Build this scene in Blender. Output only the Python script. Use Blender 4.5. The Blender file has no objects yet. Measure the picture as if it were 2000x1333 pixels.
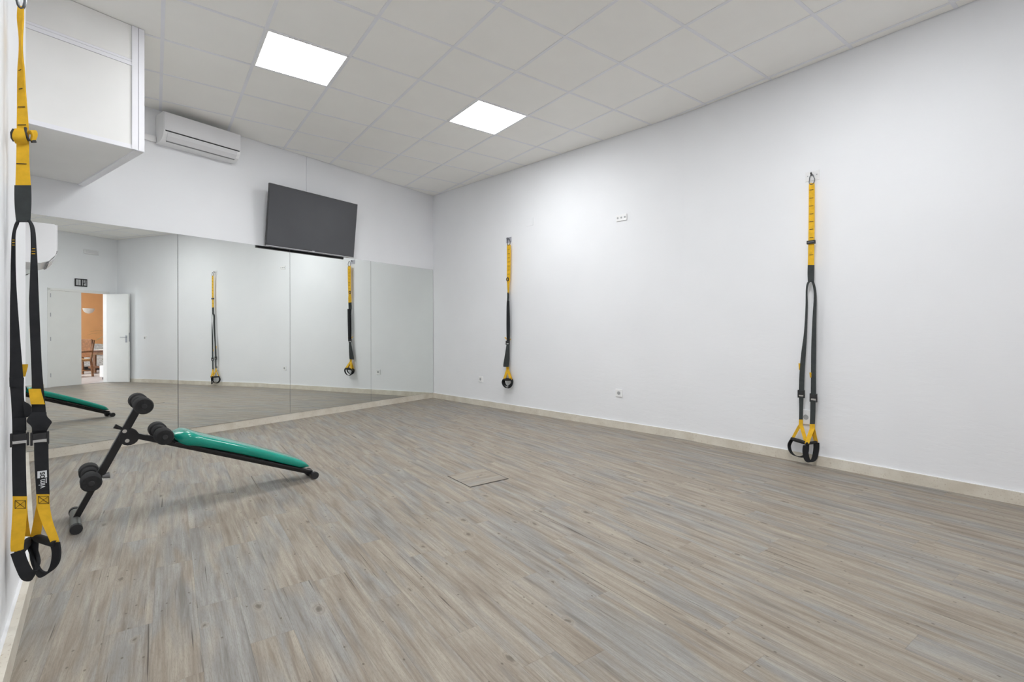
import bpy, bmesh, math, random
from mathutils import Vector, Matrix
random.seed(7)
S = bpy.context.scene
COL = S.collection

# ------------------------------------------------------------------ camera, world, exposure
F, CX, YH, CAMZ = 950.0, 1000.0, 645.0, 1.096          # focal length in pixels of a 2000x1333 frame, horizon row, lens height
cam = bpy.data.cameras.new('camera'); cam.sensor_width = 36.0; cam.lens = F / 2000.0 * 36.0
cam.shift_y = -(666.5 - YH) / 2000.0; cam.clip_start = 0.02
camo = bpy.data.objects.new('camera', cam); COL.objects.link(camo)
camo.location = (0, 0, CAMZ); camo.rotation_euler = (math.radians(90), 0, 0)
S.camera = camo
w = bpy.data.worlds.new('world'); S.world = w; w.use_nodes = True
w.node_tree.nodes['Background'].inputs[0].default_value = (0.75, 0.85, 1.0, 1)
w.node_tree.nodes['Background'].inputs[1].default_value = 0.4
S.view_settings.view_transform = 'Standard'
try: S.view_settings.look = 'None'
except Exception: pass
S.view_settings.exposure = 0.0; S.view_settings.gamma = 1.0; S.view_settings.use_curve_mapping = False
S.cycles.max_bounces = 8; S.cycles.diffuse_bounces = 6; S.cycles.glossy_bounces = 4; S.cycles.transmission_bounces = 2
S.cycles.use_adaptive_sampling = True; S.cycles.adaptive_threshold = 0.12
S.cycles.caustics_reflective = True; S.cycles.blur_glossy = 0.5
PANEL_WATT = 32.5                                       # emission of the ceiling panels

# ------------------------------------------------------------------ plan of the room (metres, camera above the origin, looking along +y)
def V2(x, y): return Vector((x, y))
def dirv(deg): a = math.radians(deg); return V2(math.sin(a), math.cos(a))
CH = 3.264                                              # ceiling height
def fl(px, py, z=0.0):
    y = F * (CAMZ - z) / (py - YH); return V2((px - CX) / F * y, y)
def hit(px, P, n):
    d = V2((px - CX) / F, 1.0); return d * (P.dot(n) / d.dot(n))
def zat(py, depth): return CAMZ + (YH - py) / F * depth

BT = 0.014                                              # skirting thickness
tm = dirv(35.754); nm = V2(-tm.y, tm.x)                 # mirror wall: direction, outward normal
dmw = 5.6287 + BT                                       # distance of the mirror wall
dface = dmw - 0.006
def refl(P): return P + 2 * (dface - P.dot(nm)) * nm
tr1 = dirv(-45.15); tr2 = dirv(-38.29); tl1 = dirv(-45.3); tl2 = dirv(-40.4); tb = dirv(53.66)
def perp(t): return V2(t.y, -t.x)                       # to the right of t
def isect(P, t, Q, s):
    d = t.x * s.y - t.y * s.x; r = Q - P
    return P + t * ((r.x * s.y - r.y * s.x) / d)
PM = nm * dmw
PR = V2(1.7196, 4.8765) + perp(tr1) * BT                # a point on the right wall at its bend
PL = V2(-2.105, 2.15) - perp(tl2) * 0.032               # left wall at its bend
PB = V2(4.392, 1.491)
C0 = isect(PM, tm, PR, tr1)                             # mirror wall / right wall
C1 = isect(PM, tm, PL, tl1)                             # mirror wall / left wall
B1 = PR; L1 = PL
BR = isect(PR, tr2, PB, tb); BL = isect(PL, tl2, PB, tb)
nb = V2(-tb.y, tb.x)                                    # back wall: normal into the room
ROOM = [C1, L1, BL, BR, B1, C0]                         # counter-clockwise

# ------------------------------------------------------------------ helpers
def tag(o, label=None, cat=None, group=None, kind=None):
    if label: o['label'] = label
    if cat: o['category'] = cat
    if group: o['group'] = group
    if kind: o['kind'] = kind
    return o
def link(name, me, parent=None):
    o = bpy.data.objects.new(name, me); COL.objects.link(o)
    if parent is not None: o.parent = parent
    return o
def empty(name, loc, rz=0.0, parent=None):
    o = bpy.data.objects.new(name, None); COL.objects.link(o); o.empty_display_size = 0.05
    o.location = loc; o.rotation_euler = (0, 0, rz)
    if parent is not None: o.parent = parent
    return o
class MB:
    def __init__(s): s.v = []; s.f = []
    def add(s, vs, fs):
        b = len(s.v); s.v += [tuple(v) for v in vs]; s.f += [[b + i for i in f] for f in fs]; return s
    def box(s, lo, hi):
        x0, y0, z0 = lo; x1, y1, z1 = hi
        return s.add([(x0,y0,z0),(x1,y0,z0),(x1,y1,z0),(x0,y1,z0),(x0,y0,z1),(x1,y0,z1),(x1,y1,z1),(x0,y1,z1)],
                     [(0,3,2,1),(4,5,6,7),(0,1,5,4),(1,2,6,5),(2,3,7,6),(3,0,4,7)])
    def prism(s, poly, z0, z1):                         # poly: ccw 2-D points
        n = len(poly)
        vs = [(p[0],p[1],z0) for p in poly] + [(p[0],p[1],z1) for p in poly]
        fs = [list(range(n))[::-1], list(range(n, 2*n))] + [(i,(i+1)%n,n+(i+1)%n,n+i) for i in range(n)]
        return s.add(vs, fs)
    def profile(s, poly, x0, x1):                       # poly of (y, z) swept along x
        n = len(poly)
        vs = [(x0,p[0],p[1]) for p in poly] + [(x1,p[0],p[1]) for p in poly]
        fs = [list(range(n))[::-1], list(range(n, 2*n))] + [(i,(i+1)%n,n+(i+1)%n,n+i) for i in range(n)]
        return s.add(vs, fs)
    def tube(s, pts, r, n=12, closed=False, caps=True):
        pts = [Vector(p) for p in pts]; m = len(pts)
        rs = r if isinstance(r, (list, tuple)) else [r] * m
        rings = []; up = None
        for i, p in enumerate(pts):
            if closed: t = pts[(i+1) % m] - pts[i-1]
            else: t = pts[min(i+1, m-1)] - pts[max(i-1, 0)]
            t.normalize()
            if up is None:
                up = Vector((0,0,1)) if abs(t.z) < 0.9 else Vector((1,0,0))
            a = t.cross(up)
            if a.length < 1e-4: a = t.cross(Vector((0,1,0.3)))
            a.normalize(); b = a.cross(t).normalized(); up = b
            rings.append([p + a * (rs[i]*math.cos(2*math.pi*k/n)) + b * (rs[i]*math.sin(2*math.pi*k/n)) for k in range(n)])
        vs = [v for ring in rings for v in ring]; fs = []
        for i in range(m if closed else m-1):
            j = (i+1) % m
            for k in range(n): fs.append((i*n+k, i*n+(k+1)%n, j*n+(k+1)%n, j*n+k))
        if caps and not closed: fs += [list(range(n))[::-1], list(range((m-1)*n, m*n))]
        return s.add(vs, fs)
    def ribbon(s, secs, th=0.0025):                     # secs: (left point, right point)
        m = len(secs); vs = []
        for i, (a, b) in enumerate(secs):
            a, b = Vector(a), Vector(b)
            c0 = (Vector(secs[max(i-1,0)][0]) + Vector(secs[max(i-1,0)][1])) / 2
            c1 = (Vector(secs[min(i+1,m-1)][0]) + Vector(secs[min(i+1,m-1)][1])) / 2
            nn = (c1 - c0).cross(b - a)
            nn = nn.normalized() * th / 2 if nn.length > 1e-9 else Vector((0, th/2, 0))
            vs += [a + nn, b + nn, b - nn, a - nn]
        fs = [(0,1,2,3), (4*m-1, 4*m-2, 4*m-3, 4*m-4)]
        for i in range(m-1):
            for k in range(4):
                l = (k+1) % 4; fs.append((4*i+k, 4*i+4+k, 4*i+4+l, 4*i+l))
        return s.add(vs, fs)
    def build(s, name, mat, parent=None, smooth=False, bevel=0.0, seg=2, offset=None):
        me = bpy.data.meshes.new(name)
        vs = s.v if offset is None else [(v[0]-offset[0], v[1]-offset[1], v[2]-offset[2]) for v in s.v]
        me.from_pydata(vs, [], s.f); 
        bm = bmesh.new(); bm.from_mesh(me)
        bmesh.ops.recalc_face_normals(bm, faces=bm.faces[:])
        if bevel: bmesh.ops.bevel(bm, geom=[e for e in bm.edges if e.calc_face_angle(0) > 0.5], offset=bevel, segments=seg, profile=0.5, affect='EDGES')
        if smooth:
            for f in bm.faces: f.smooth = True
            for e in bm.edges: e.smooth = e.calc_face_angle(0) < 0.75
        bm.to_mesh(me); bm.free()
        me.materials.append(mat); me.update()
        o = link(name, me, parent)
        if offset is not None: o.location = offset
        return o
def smoothpath(pts, k=6, closed=False):                 # Catmull-Rom through tuples of any length
    out = []; n = len(pts)
    rng = range(n) if closed else range(n-1)
    for i in rng:
        P = [pts[(i+d) % n] if closed else pts[min(max(i+d,0),n-1)] for d in (-1,0,1,2)]
        for j in range(k):
            t = j / k
            out.append(tuple(0.5*(2*b + (c-a)*t + (2*a-5*b+4*c-d)*t*t + (3*b-a-3*c+d)*t**3) for a,b,c,d in zip(*P)))
    if not closed: out.append(tuple(pts[-1]))
    return out
def clip(poly, n, d):                                   # keep n.p <= d
    out = []
    for i in range(len(poly)):
        a, b = poly[i], poly[(i+1) % len(poly)]; da, db = n.dot(a)-d, n.dot(b)-d
        if da <= 0: out.append(a)
        if (da < 0 < db) or (db < 0 < da): out.append(a + (b-a) * (da/(da-db)))
    return out
def clip_rect(poly, o, u, v, u0, u1, v0, v1):
    p = clip(poly, u, o.dot(u)+u1); 
    if p: p = clip(p, -u, -(o.dot(u)+u0))
    if p: p = clip(p, v, o.dot(v)+v1)
    if p: p = clip(p, -v, -(o.dot(v)+v0))
    q = []
    for a in p:
        if not q or (a-q[-1]).length > 1e-4: q.append(a)
    if len(q) > 1 and (q[0]-q[-1]).length < 1e-4: q.pop()
    return q if len(q) > 2 else []
def area(p): return 0.5*sum(p[i].x*p[(i+1)%len(p)].y - p[(i+1)%len(p)].x*p[i].y for i in range(len(p)))
def inset(poly, d):
    out = []; n = len(poly)
    for i in range(n):
        a, b, c = poly[i-1], poly[i], poly[(i+1)%n]
        t1 = (b-a).normalized(); t2 = (c-b).normalized()
        out.append(isect(a + V2(-t1.y,t1.x)*d, t1, b + V2(-t2.y,t2.x)*d, t2))
    return out

# ------------------------------------------------------------------ materials
def srgb(r, g, b):
    return tuple(((c/255)/12.92 if c/255 <= 0.04045 else ((c/255+0.055)/1.055)**2.4) for c in (r,g,b)) + (1,)
class NT:
    def __init__(s, name, rough=0.6, metal=0.0, spec=0.5):
        s.m = bpy.data.materials.new(name); s.m.use_nodes = True; s.t = s.m.node_tree
        s.b = s.t.nodes['Principled BSDF']; s.b.inputs['Roughness'].default_value = rough
        s.b.inputs['Metallic'].default_value = metal; s.b.inputs['Specular IOR Level'].default_value = spec
    def n(s, typ, **kw):
        x = s.t.nodes.new(typ)
        for k, v in kw.items(): setattr(x, k, v)
        return x
    def l(s, a, b): s.t.links.new(a, b)
    def coord(s, scale=(1,1,1), kind='Object'):
        c = s.n('ShaderNodeTexCoord'); m = s.n('ShaderNodeMapping'); m.inputs['Scale'].default_value = scale
        s.l(c.outputs[kind], m.inputs['Vector']); return m.outputs[0]
    def noise(s, vec, scale, detail=4, rough=0.55, dist=0.0):
        x = s.n('ShaderNodeTexNoise'); x.inputs['Scale'].default_value = scale; x.inputs['Detail'].default_value = detail
        x.inputs['Roughness'].default_value = rough; x.inputs['Distortion'].default_value = dist
        s.l(vec, x.inputs['Vector']); return x.outputs['Fac']
    def ramp(s, fac, stops, interp='LINEAR'):
        r = s.n('ShaderNodeValToRGB'); r.color_ramp.interpolation = interp
        e = r.color_ramp.elements
        while len(e) < len(stops): e.new(0.5)
        for q, (p, c) in zip(e, stops): q.position = p; q.color = c if len(c) == 4 else tuple(c)+(1,)
        s.l(fac, r.inputs[0]); return r.outputs[0]
    def mix(s, fac, a, b, mode='MIX'):
        m = s.n('ShaderNodeMix', data_type='RGBA', blend_type=mode)
        for sock, val in ((m.inputs[0], fac), (m.inputs[6], a), (m.inputs[7], b)):
            if hasattr(val, 'links'): s.l(val, sock)
            else: sock.default_value = val
        return m.outputs[2]
    def math(s, op, a, b=0.0, c=None, clampv=False):
        m = s.n('ShaderNodeMath', operation=op); m.use_clamp = clampv
        for i, val in enumerate((a, b, c)):
            if val is None: continue
            if hasattr(val, 'links'): s.l(val, m.inputs[i])
            else: m.inputs[i].default_value = val
        return m.outputs[0]
    def col(s, c):
        if hasattr(c, 'links'): s.l(c, s.b.inputs['Base Color'])
        else: s.b.inputs['Base Color'].default_value = c
        return s
    def bump(s, h, strength=0.3, dist=0.002):
        b = s.n('ShaderNodeBump'); b.inputs['Strength'].default_value = strength; b.inputs['Distance'].default_value = dist
        s.l(h, b.inputs['Height']); s.l(b.outputs[0], s.b.inputs['Normal']); return s
G1, G0 = (1,1,1,1), (0,0,0,1)
def plain(name, c, rough=0.5, metal=0.0, spec=0.5, nscale=None, amt=0.06, bump=0.0):
    t = NT(name, rough, metal, spec)
    v = t.coord(); f = t.noise(v, nscale or 14.0, 2)
    lo = tuple(max(0, x*(1-amt)) for x in c[:3]) + (1,); hi = tuple(min(1, x*(1+amt)) for x in c[:3]) + (1,)
    t.col(t.ramp(f, [(0.3, lo), (0.7, hi)]))
    if bump: t.bump(t.noise(v, (nscale or 14.0)*12, 2), bump, 0.001)
    return t.m
def wall_material():
    t = NT('white_plaster', 0.75, 0, 0.25)
    v = t.coord(); a = t.noise(v, 1.3, 2); 
    t.col(t.ramp(a, [(0.3, (0.835,0.845,0.87,1)), (0.7, (0.865,0.875,0.90,1))]))
    mp = t.coord((3.0, 3.0, 9.0)); h1 = t.noise(mp, 2.2, 3, 0.6); h2 = t.noise(v, 60, 1)
    c = t.n('ShaderNodeTexCoord'); sp = t.n('ShaderNodeSeparateXYZ'); t.l(c.outputs['Object'], sp.inputs[0])
    low = t.math('MULTIPLY_ADD', sp.outputs['Z'], -0.7, 1.1, True)          # rougher, patched plaster low on the wall
    cr = t.ramp(h1, [(0.47, G0), (0.52, G1)])
    h = t.math('ADD', t.math('MULTIPLY', t.math('MULTIPLY', cr, low), 0.25), t.math('ADD', h1, t.math('MULTIPLY', h2, 0.06)))
    t.bump(h, 0.13, 0.006); return t.m
def plank_material():
    t = NT('weathered_plank', 0.5, 0, 0.35)
    c = t.n('ShaderNodeTexCoord'); oi = t.n('ShaderNodeObjectInfo'); rnd = oi.outputs['Random']
    cb = t.n('ShaderNodeCombineXYZ'); t.l(t.math('MULTIPLY', rnd, 137.0), cb.inputs[0]); t.l(t.math('MULTIPLY', rnd, 71.0), cb.inputs[1])
    va = t.n('ShaderNodeVectorMath', operation='ADD'); t.l(c.outputs['Object'], va.inputs[0]); t.l(cb.outputs[0], va.inputs[1])
    def mp(sx, sy):
        m = t.n('ShaderNodeMapping'); m.inputs['Scale'].default_value = (sx, sy, 1); t.l(va.outputs[0], m.inputs['Vector']); return m.outputs[0]
    blotch = t.noise(mp(1.7, 10.0), 1.0, 2, 0.6, 0.5)
    tone = t.noise(mp(2.1, 26.0), 1.0, 3, 0.66, 0.45)
    grain = t.noise(mp(4.0, 170.0), 1.0, 3, 0.7, 0.6)
    fine = t.noise(mp(45.0, 330.0), 1.0, 2, 0.7)
    beige = t.ramp(tone, [(0.30, srgb(124,113,100)), (0.43, srgb(144,133,120)), (0.55, srgb(156,147,134)), (0.70, srgb(171,162,148))])
    grey = t.ramp(tone, [(0.30, srgb(114,111,107)), (0.45, srgb(136,134,131)), (0.70, srgb(158,157,154))])
    rr = t.math('MULTIPLY_ADD', rnd, 0.20, -0.12)
    g = t.ramp(t.math('ADD', blotch, rr), [(0.42, G0), (0.62, (0.9,)*3)])
    col = t.mix(g, beige, grey)
    col = t.mix(t.ramp(grain, [(0.34, (0.45,)*3), (0.50, G0)]), col, srgb(112,101,90))
    col = t.mix(t.ramp(grain, [(0.56, G0), (0.72, (0.35,)*3)]), col, srgb(176,168,155))
    col = t.mix(t.ramp(fine, [(0.36, (0.35,)*3), (0.5, G0)]), col, srgb(116,106,96))
    # thin dark splits along the grain
    split = t.noise(mp(0.9, 52.0), 1.0, 2, 0.5, 1.0)
    col = t.mix(t.ramp(split, [(0.265, (0.85,)*3), (0.30, G0)]), col, srgb(72,63,56))
    # knots
    wob = t.n('ShaderNodeTexNoise'); wob.inputs['Scale'].default_value = 1.0; wob.inputs['Detail'].default_value = 2; t.l(mp(22.0, 40.0), wob.inputs['Vector'])
    wsc = t.n('ShaderNodeVectorMath', operation='MULTIPLY_ADD'); t.l(wob.outputs['Color'], wsc.inputs[0]); wsc.inputs[1].default_value = (0.10,0.10,0); t.l(mp(2.3, 4.6), wsc.inputs[2])
    vo = t.n('ShaderNodeTexVoronoi', feature='F1', voronoi_dimensions='2D'); vo.inputs['Scale'].default_value = 1.0
    t.l(wsc.outputs[0], vo.inputs['Vector'])
    sc = t.n('ShaderNodeSeparateColor'); t.l(vo.outputs['Color'], sc.inputs[0])
    keep = t.math('GREATER_THAN', sc.outputs[0], 0.42)
    size = t.math('MULTIPLY_ADD', sc.outputs[1], 1.6, 0.55)
    d = t.math('DIVIDE', vo.outputs['Distance'], size)
    ring = t.math('MULTIPLY', t.ramp(d, [(0.0, (0.8,)*3), (0.020, (0.6,)*3), (0.030, (0.10,)*3), (0.042, (0.3,)*3), (0.052, G0)]), keep)
    halo = t.math('MULTIPLY', t.ramp(d, [(0.045, (0.35,)*3), (0.085, G0)]), keep)
    col = t.mix(halo, col, srgb(172,162,147)); col = t.mix(ring, col, srgb(82,72,62))
    # small dark flecks
    vf = t.n('ShaderNodeTexVoronoi', feature='F1', voronoi_dimensions='2D'); vf.inputs['Scale'].default_value = 1.0; t.l(mp(9.0, 14.0), vf.inputs['Vector'])
    sf = t.n('ShaderNodeSeparateColor'); t.l(vf.outputs['Color'], sf.inputs[0])
    fk = t.math('MULTIPLY', t.ramp(vf.outputs['Distance'], [(0.035, (0.7,)*3), (0.065, G0)]), t.math('GREATER_THAN', sf.outputs[2], 0.8))
    col = t.mix(fk, col, srgb(84,74,64))
    t.col(col)
    t.l(t.math('MULTIPLY_ADD', grain, 0.25, 0.36), t.b.inputs['Roughness'])
    t.bump(grain, 0.12, 0.001); return t.m
def marble_material():
    t = NT('speckled_marble', 0.35, 0, 0.4); v = t.coord()
    a = t.noise(v, 6, 5); sp = t.noise(v, 85, 3, 0.7)
    base = t.ramp(a, [(0.3, srgb(206,198,183)), (0.7, srgb(226,221,209))])
    t.col(t.mix(t.ramp(sp, [(0.60, G0), (0.72, (0.6,)*3)]), base, srgb(150,122,98))); return t.m
def weave(name, c, rough=0.85):
    t = NT(name, rough, 0, 0.15); v = t.coord()
    wv = t.n('ShaderNodeTexWave', wave_type='BANDS', bands_direction='DIAGONAL'); wv.inputs['Scale'].default_value = 260
    t.l(v, wv.inputs['Vector']); f = t.noise(v, 30, 3)
    t.col(t.ramp(f, [(0.3, tuple(x*0.88 for x in c[:3])+(1,)), (0.7, tuple(min(1,x*1.1) for x in c[:3])+(1,))]))
    t.bump(wv.outputs['Fac'], 0.25, 0.0006); return t.m
def emit(name, c, st):
    t = NT(name, 0.4); t.col((0.8,0.8,0.8,1))
    t.b.inputs['Emission Color'].default_value = c; t.b.inputs['Emission Strength'].default_value = st; return t.m
M = dict(
    wall=wall_material(), plank=plank_material(), marble=marble_material(),
    subfloor=plain('dark_subfloor', srgb(112,102,92), 0.8),
    tile=plain('ceiling_board', (0.915,0.905,0.875,1), 0.85, nscale=5, amt=0.008, bump=0.05),
    tbar=plain('grid_metal', (0.83,0.835,0.87,1), 0.5, nscale=3, amt=0.03),
    void=plain('dark_plenum', (0.10,0.10,0.10,1), 0.9),
    panelface=emit('lit_diffuser', (0.965,0.985,1.0,1), PANEL_WATT),
    white=plain('white_enamel', (0.84,0.84,0.85,1), 0.35, nscale=4, amt=0.02),
    whitegloss=plain('white_gloss_plastic', (0.74,0.74,0.76,1), 0.18, nscale=4, amt=0.02),
    profile=plain('white_profile', (0.88,0.88,0.92,1), 0.4, nscale=4, amt=0.02),
    board=plain('cream_board', (0.87,0.865,0.85,1), 0.6, nscale=3, amt=0.02),
    doorpaint=plain('door_paint', (0.80,0.80,0.79,1), 0.4, nscale=3, amt=0.02),
    socket=plain('socket_plastic', (0.88,0.88,0.885,1), 0.35, nscale=4, amt=0.02), socketgrey=plain('socket_recess', (0.42,0.43,0.44,1), 0.5),
    greyplate=plain('grey_plate', (0.47,0.47,0.53,1), 0.45, 0.1),
    darkslot=plain('dark_slot', (0.02,0.02,0.022,1), 0.5),
    greyslot=plain('grey_slot', (0.22,0.22,0.23,1), 0.5),
    screen=plain('screen_glass', (0.068,0.070,0.077,1), 0.07, nscale=2, amt=0.05),
    bezel=plain('black_bezel', (0.03,0.03,0.033,1), 0.35),
    silver=plain('silver_trim', (0.55,0.55,0.56,1), 0.3, 0.8),
    steel=plain('steel', (0.42,0.43,0.46,1), 0.3, 0.9),
    darksteel=plain('dark_steel', (0.09,0.095,0.10,1), 0.35, 0.7),
    chrome=plain('chrome', (0.75,0.75,0.75,1), 0.18, 1.0),
    yellow=weave('yellow_webbing', (0.80,0.47,0.035,1)),
    black=weave('black_webbing', (0.028,0.029,0.032,1)),
    slate=weave('slate_sleeve', (0.055,0.061,0.062,1)),
    stitch=plain('dark_thread', (0.05,0.04,0.02,1), 0.9),
    print_w=plain('white_print', (0.72,0.74,0.76,1), 0.7), print_k=plain('dark_print', (0.02,0.02,0.02,1), 0.7),
    rubber=plain('black_rubber', (0.022,0.022,0.024,1), 0.6, bump=0.1),
    foam=plain('black_foam', (0.017,0.017,0.018,1), 0.85, nscale=60, amt=0.25, bump=0.4),
    blackpaint=plain('black_paint', (0.014,0.014,0.016,1), 0.28),
    greytube=plain('grey_rubber', (0.15,0.155,0.145,1), 0.45),
    teal=plain('teal_vinyl', (0.004,0.29,0.22,1), 0.13, nscale=8, amt=0.08, bump=0.05),
    orange=plain('orange_paint', (0.80,0.43,0.19,1), 0.8, nscale=2, amt=0.05),
    brown=plain('brown_wood', (0.25,0.11,0.045,1), 0.45, nscale=20, amt=0.25),
    dkbrown=plain('dark_wood', (0.12,0.05,0.025,1), 0.4, nscale=20, amt=0.25),
    wicker=plain('wicker', (0.42,0.24,0.10,1), 0.7, nscale=70, amt=0.35, bump=0.4),
    greyfab=plain('grey_fabric', (0.40,0.39,0.38,1), 0.9, nscale=25, amt=0.25),
    leaf=plain('leaf_green', (0.10,0.17,0.03,1), 0.45, nscale=10, amt=0.4),
    terracotta=plain('terracotta', (0.35,0.14,0.07,1), 0.8),
    hallfloor=plain('pale_floor_tile', (0.50,0.47,0.48,1), 0.3, nscale=6, amt=0.08),
    sconce=plain('plaster_lamp', (0.85,0.83,0.78,1), 0.5),
)
def mirror_material():
    t = NT('silvered_glass', 0.0, 1.0); v = t.coord(); f = t.noise(v, 1.0, 2)
    t.col(t.ramp(f, [(0.3, (0.88,0.905,0.88,1)), (0.7, (0.89,0.915,0.89,1))])); return t.m
M['mirror'] = mirror_material()

# ------------------------------------------------------------------ structure: walls
def wall_slab(name, pts, z0=0.0, z1=3.6, th=0.12, ext=(True, True)):
    mb = MB(); outer = []
    for i, p in enumerate(pts):
        if i == 0: t = (pts[1]-p).normalized(); q = p + V2(-t.y,t.x)*0 ; outer.append(p - V2(-t.y,t.x)*th)
        elif i == len(pts)-1: t = (p-pts[i-1]).normalized(); outer.append(p - V2(-t.y,t.x)*th)
        else:
            t = ((pts[i+1]-p).normalized() + (p-pts[i-1]).normalized()).normalized(); outer.append(p - V2(-t.y,t.x)*th)
    for i in range(len(pts)-1):
        mb.prism([pts[i], outer[i], outer[i+1], pts[i+1]], z0, z1)
    return mb
tag(wall_slab('', [C1, L1, BL]).build('wall_left', M['wall']), kind='structure', label='white plastered side wall, gently bent, carrying the large yellow strap')
tag(wall_slab('', [BR, B1, C0]).build('wall_right', M['wall']), kind='structure', label='long white plastered wall, gently bent')
tag(wall_slab('', [C0, C1]).build('wall_front', M['wall']), kind='structure', label='white wall above and behind the mirrors')
# back wall with the doorway: positions along tb measured from BR (negative = away from that corner)
DL, DR, DH = -1.33, -0.17, 2.05
def bw(u, o=0.0): return BR + tb*u + nb*o
LB = (BL-BR).dot(tb)
mb = MB()
for u0, u1, z0, z1 in ((LB, DL, 0, 3.6), (DR, 0, 0, 3.6), (DL, DR, DH, 3.6)):
    mb.prism([bw(u0), bw(u0,-0.12), bw(u1,-0.12), bw(u1)], z0, z1)
tag(mb.build('wall_back', M['wall']), kind='structure', label='white wall with the double door, seen in the mirrors')

# ------------------------------------------------------------------ floor with its planks
floor = MB().prism(ROOM, -0.12, -0.004).build('floor', M['subfloor'])
tag(floor, kind='structure', label='floor of weathered grey-beige wood-look planks')
pd = dirv(-35.2); qd = V2(pd.y, -pd.x)
PW, PLN = 0.141, 0.93
HATCH_C = (fl(875,931) + fl(992,935.5)) / 2
rows = []
qs = [p.dot(qd) for p in ROOM]; ps = [p.dot(pd) for p in ROOM]
q = min(qs) - 0.05; planks = []
while q < max(qs):
    p0 = min(ps) - random.random()*PLN
    while p0 < max(ps):
        poly = clip_rect(ROOM, V2(0,0), pd, qd, p0+0.0002, p0+PLN-0.0002, q+0.0002, q+PW-0.0002)
        if poly and abs(area(poly)) > 2e-4: planks.append((poly, pd*(p0+PLN/2) + qd*(q+PW/2)))
        p0 += PLN
    q += PW
def seen(c):
    if c.y < 0.6: return 1e9 + c.length
    px = CX + F*c.x/c.y
    return c.length if -350 < px < 2350 else 1e6 + c.length
planks.sort(key=lambda a: seen(a[1]))
rz = math.atan2(pd.y, pd.x)
Rl = Matrix.Rotation(-rz, 2)
def plank_mesh(poly, c, mb):
    loc = [Rl @ (p - c) for p in poly]
    if area(loc) < 0: loc.reverse()
    ins = [p for p in loc]
    return mb.prism(loc, -0.004, 0.0)
for poly, c in planks[:296]:
    o = plank_mesh(poly, c, MB()).build('plank', M['plank'], floor)
    o.location = (c.x, c.y, 0); o.rotation_euler = (0, 0, rz)
if len(planks) > 296:
    mb = MB(); c0 = planks[-1][1]
    for poly, c in planks[296:]: plank_mesh(poly, c0, mb)
    o = mb.build('plank_remainder', M['plank'], floor); o.location = (c0.x, c0.y, 0); o.rotation_euler = (0, 0, rz); o['kind'] = 'stuff'

# ------------------------------------------------------------------ ceiling: boards in a metal grid
GU = dirv(53.66); GV = V2(-GU.y, GU.x); GO = V2(-1.768, 3.499); TL = 0.6
ceil = MB().prism([p for p in inset(ROOM, -0.1)], 3.30, 3.36).build('ceiling', M['void'])
tag(ceil, kind='structure', label='suspended ceiling of square cream boards in a white grid')
IN = inset(ROOM, 0.006)
LIGHTS = [(0,0), (3,0), (0,-5), (3,-5)]  # last two are out of view, added on the same grid to help light the room
us = [(p-GO).dot(GU)/TL for p in ROOM]; vs_ = [(p-GO).dot(GV)/TL for p in ROOM]
for i in range(math.floor(min(us)), math.ceil(max(us))):
    for j in range(math.floor(min(vs_)), math.ceil(max(vs_))):
        if (i, j) in LIGHTS: continue
        poly = clip_rect(IN, GO, GU, GV, i*TL+0.003, (i+1)*TL-0.003, j*TL+0.003, (j+1)*TL-0.003)
        if poly and abs(area(poly)) > 1e-3:
            c = sum(poly, V2(0,0)) / len(poly)
            MB().prism(poly, CH+0.003, CH+0.018).build('ceiling_board', M['tile'], ceil, offset=(c.x, c.y, 0))
for k in range(math.ceil(min(us)), math.ceil(max(us))):
    poly = clip_rect(IN, GO, GU, GV, k*TL-0.012, k*TL+0.012, -50, 50)
    if poly: MB().prism(poly, CH, CH+0.0035).build('grid_bar', M['tbar'], ceil)
for k in range(math.ceil(min(vs_)), math.ceil(max(vs_))):
    poly = clip_rect(IN, GO, GU, GV, -50, 50, k*TL-0.012, k*TL+0.012)
    if poly: MB().prism(poly, CH+0.0005, CH+0.004).build('grid_bar', M['tbar'], ceil)
LLAB = {(0,0): 'square lit ceiling panel closest to the wall air conditioner and box', (3,0): 'square lit ceiling panel closest to the bare corner of the long wall',
        (0,-5): 'added out-of-view lit ceiling panel above the bent side wall', (3,-5): 'added out-of-view lit ceiling panel over the middle of the room'}
for (i, j) in LIGHTS:
    c = GO + GU*((i+.5)*TL) + GV*((j+.5)*TL)
    t = empty('ceiling_light', (c.x, c.y, CH), math.atan2(GU.y, GU.x))
    tag(t, LLAB[(i,j)], 'ceiling light', 'ceiling light panels')
    fr = MB(); a, b = 0.297, 0.281
    for lo, hi in (((-a,-a),(a,-b)), ((-a,b),(a,a)), ((-a,-b),(-b,b)), ((b,-b),(a,b))):
        fr.box((lo[0],lo[1],-0.002), (hi[0],hi[1],0.012))
    fr.build('frame', M['white'], t)
    MB().box((-b,-b,0.0), (b,b,0.010)).build('diffuser', M['panelface'], t)

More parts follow.
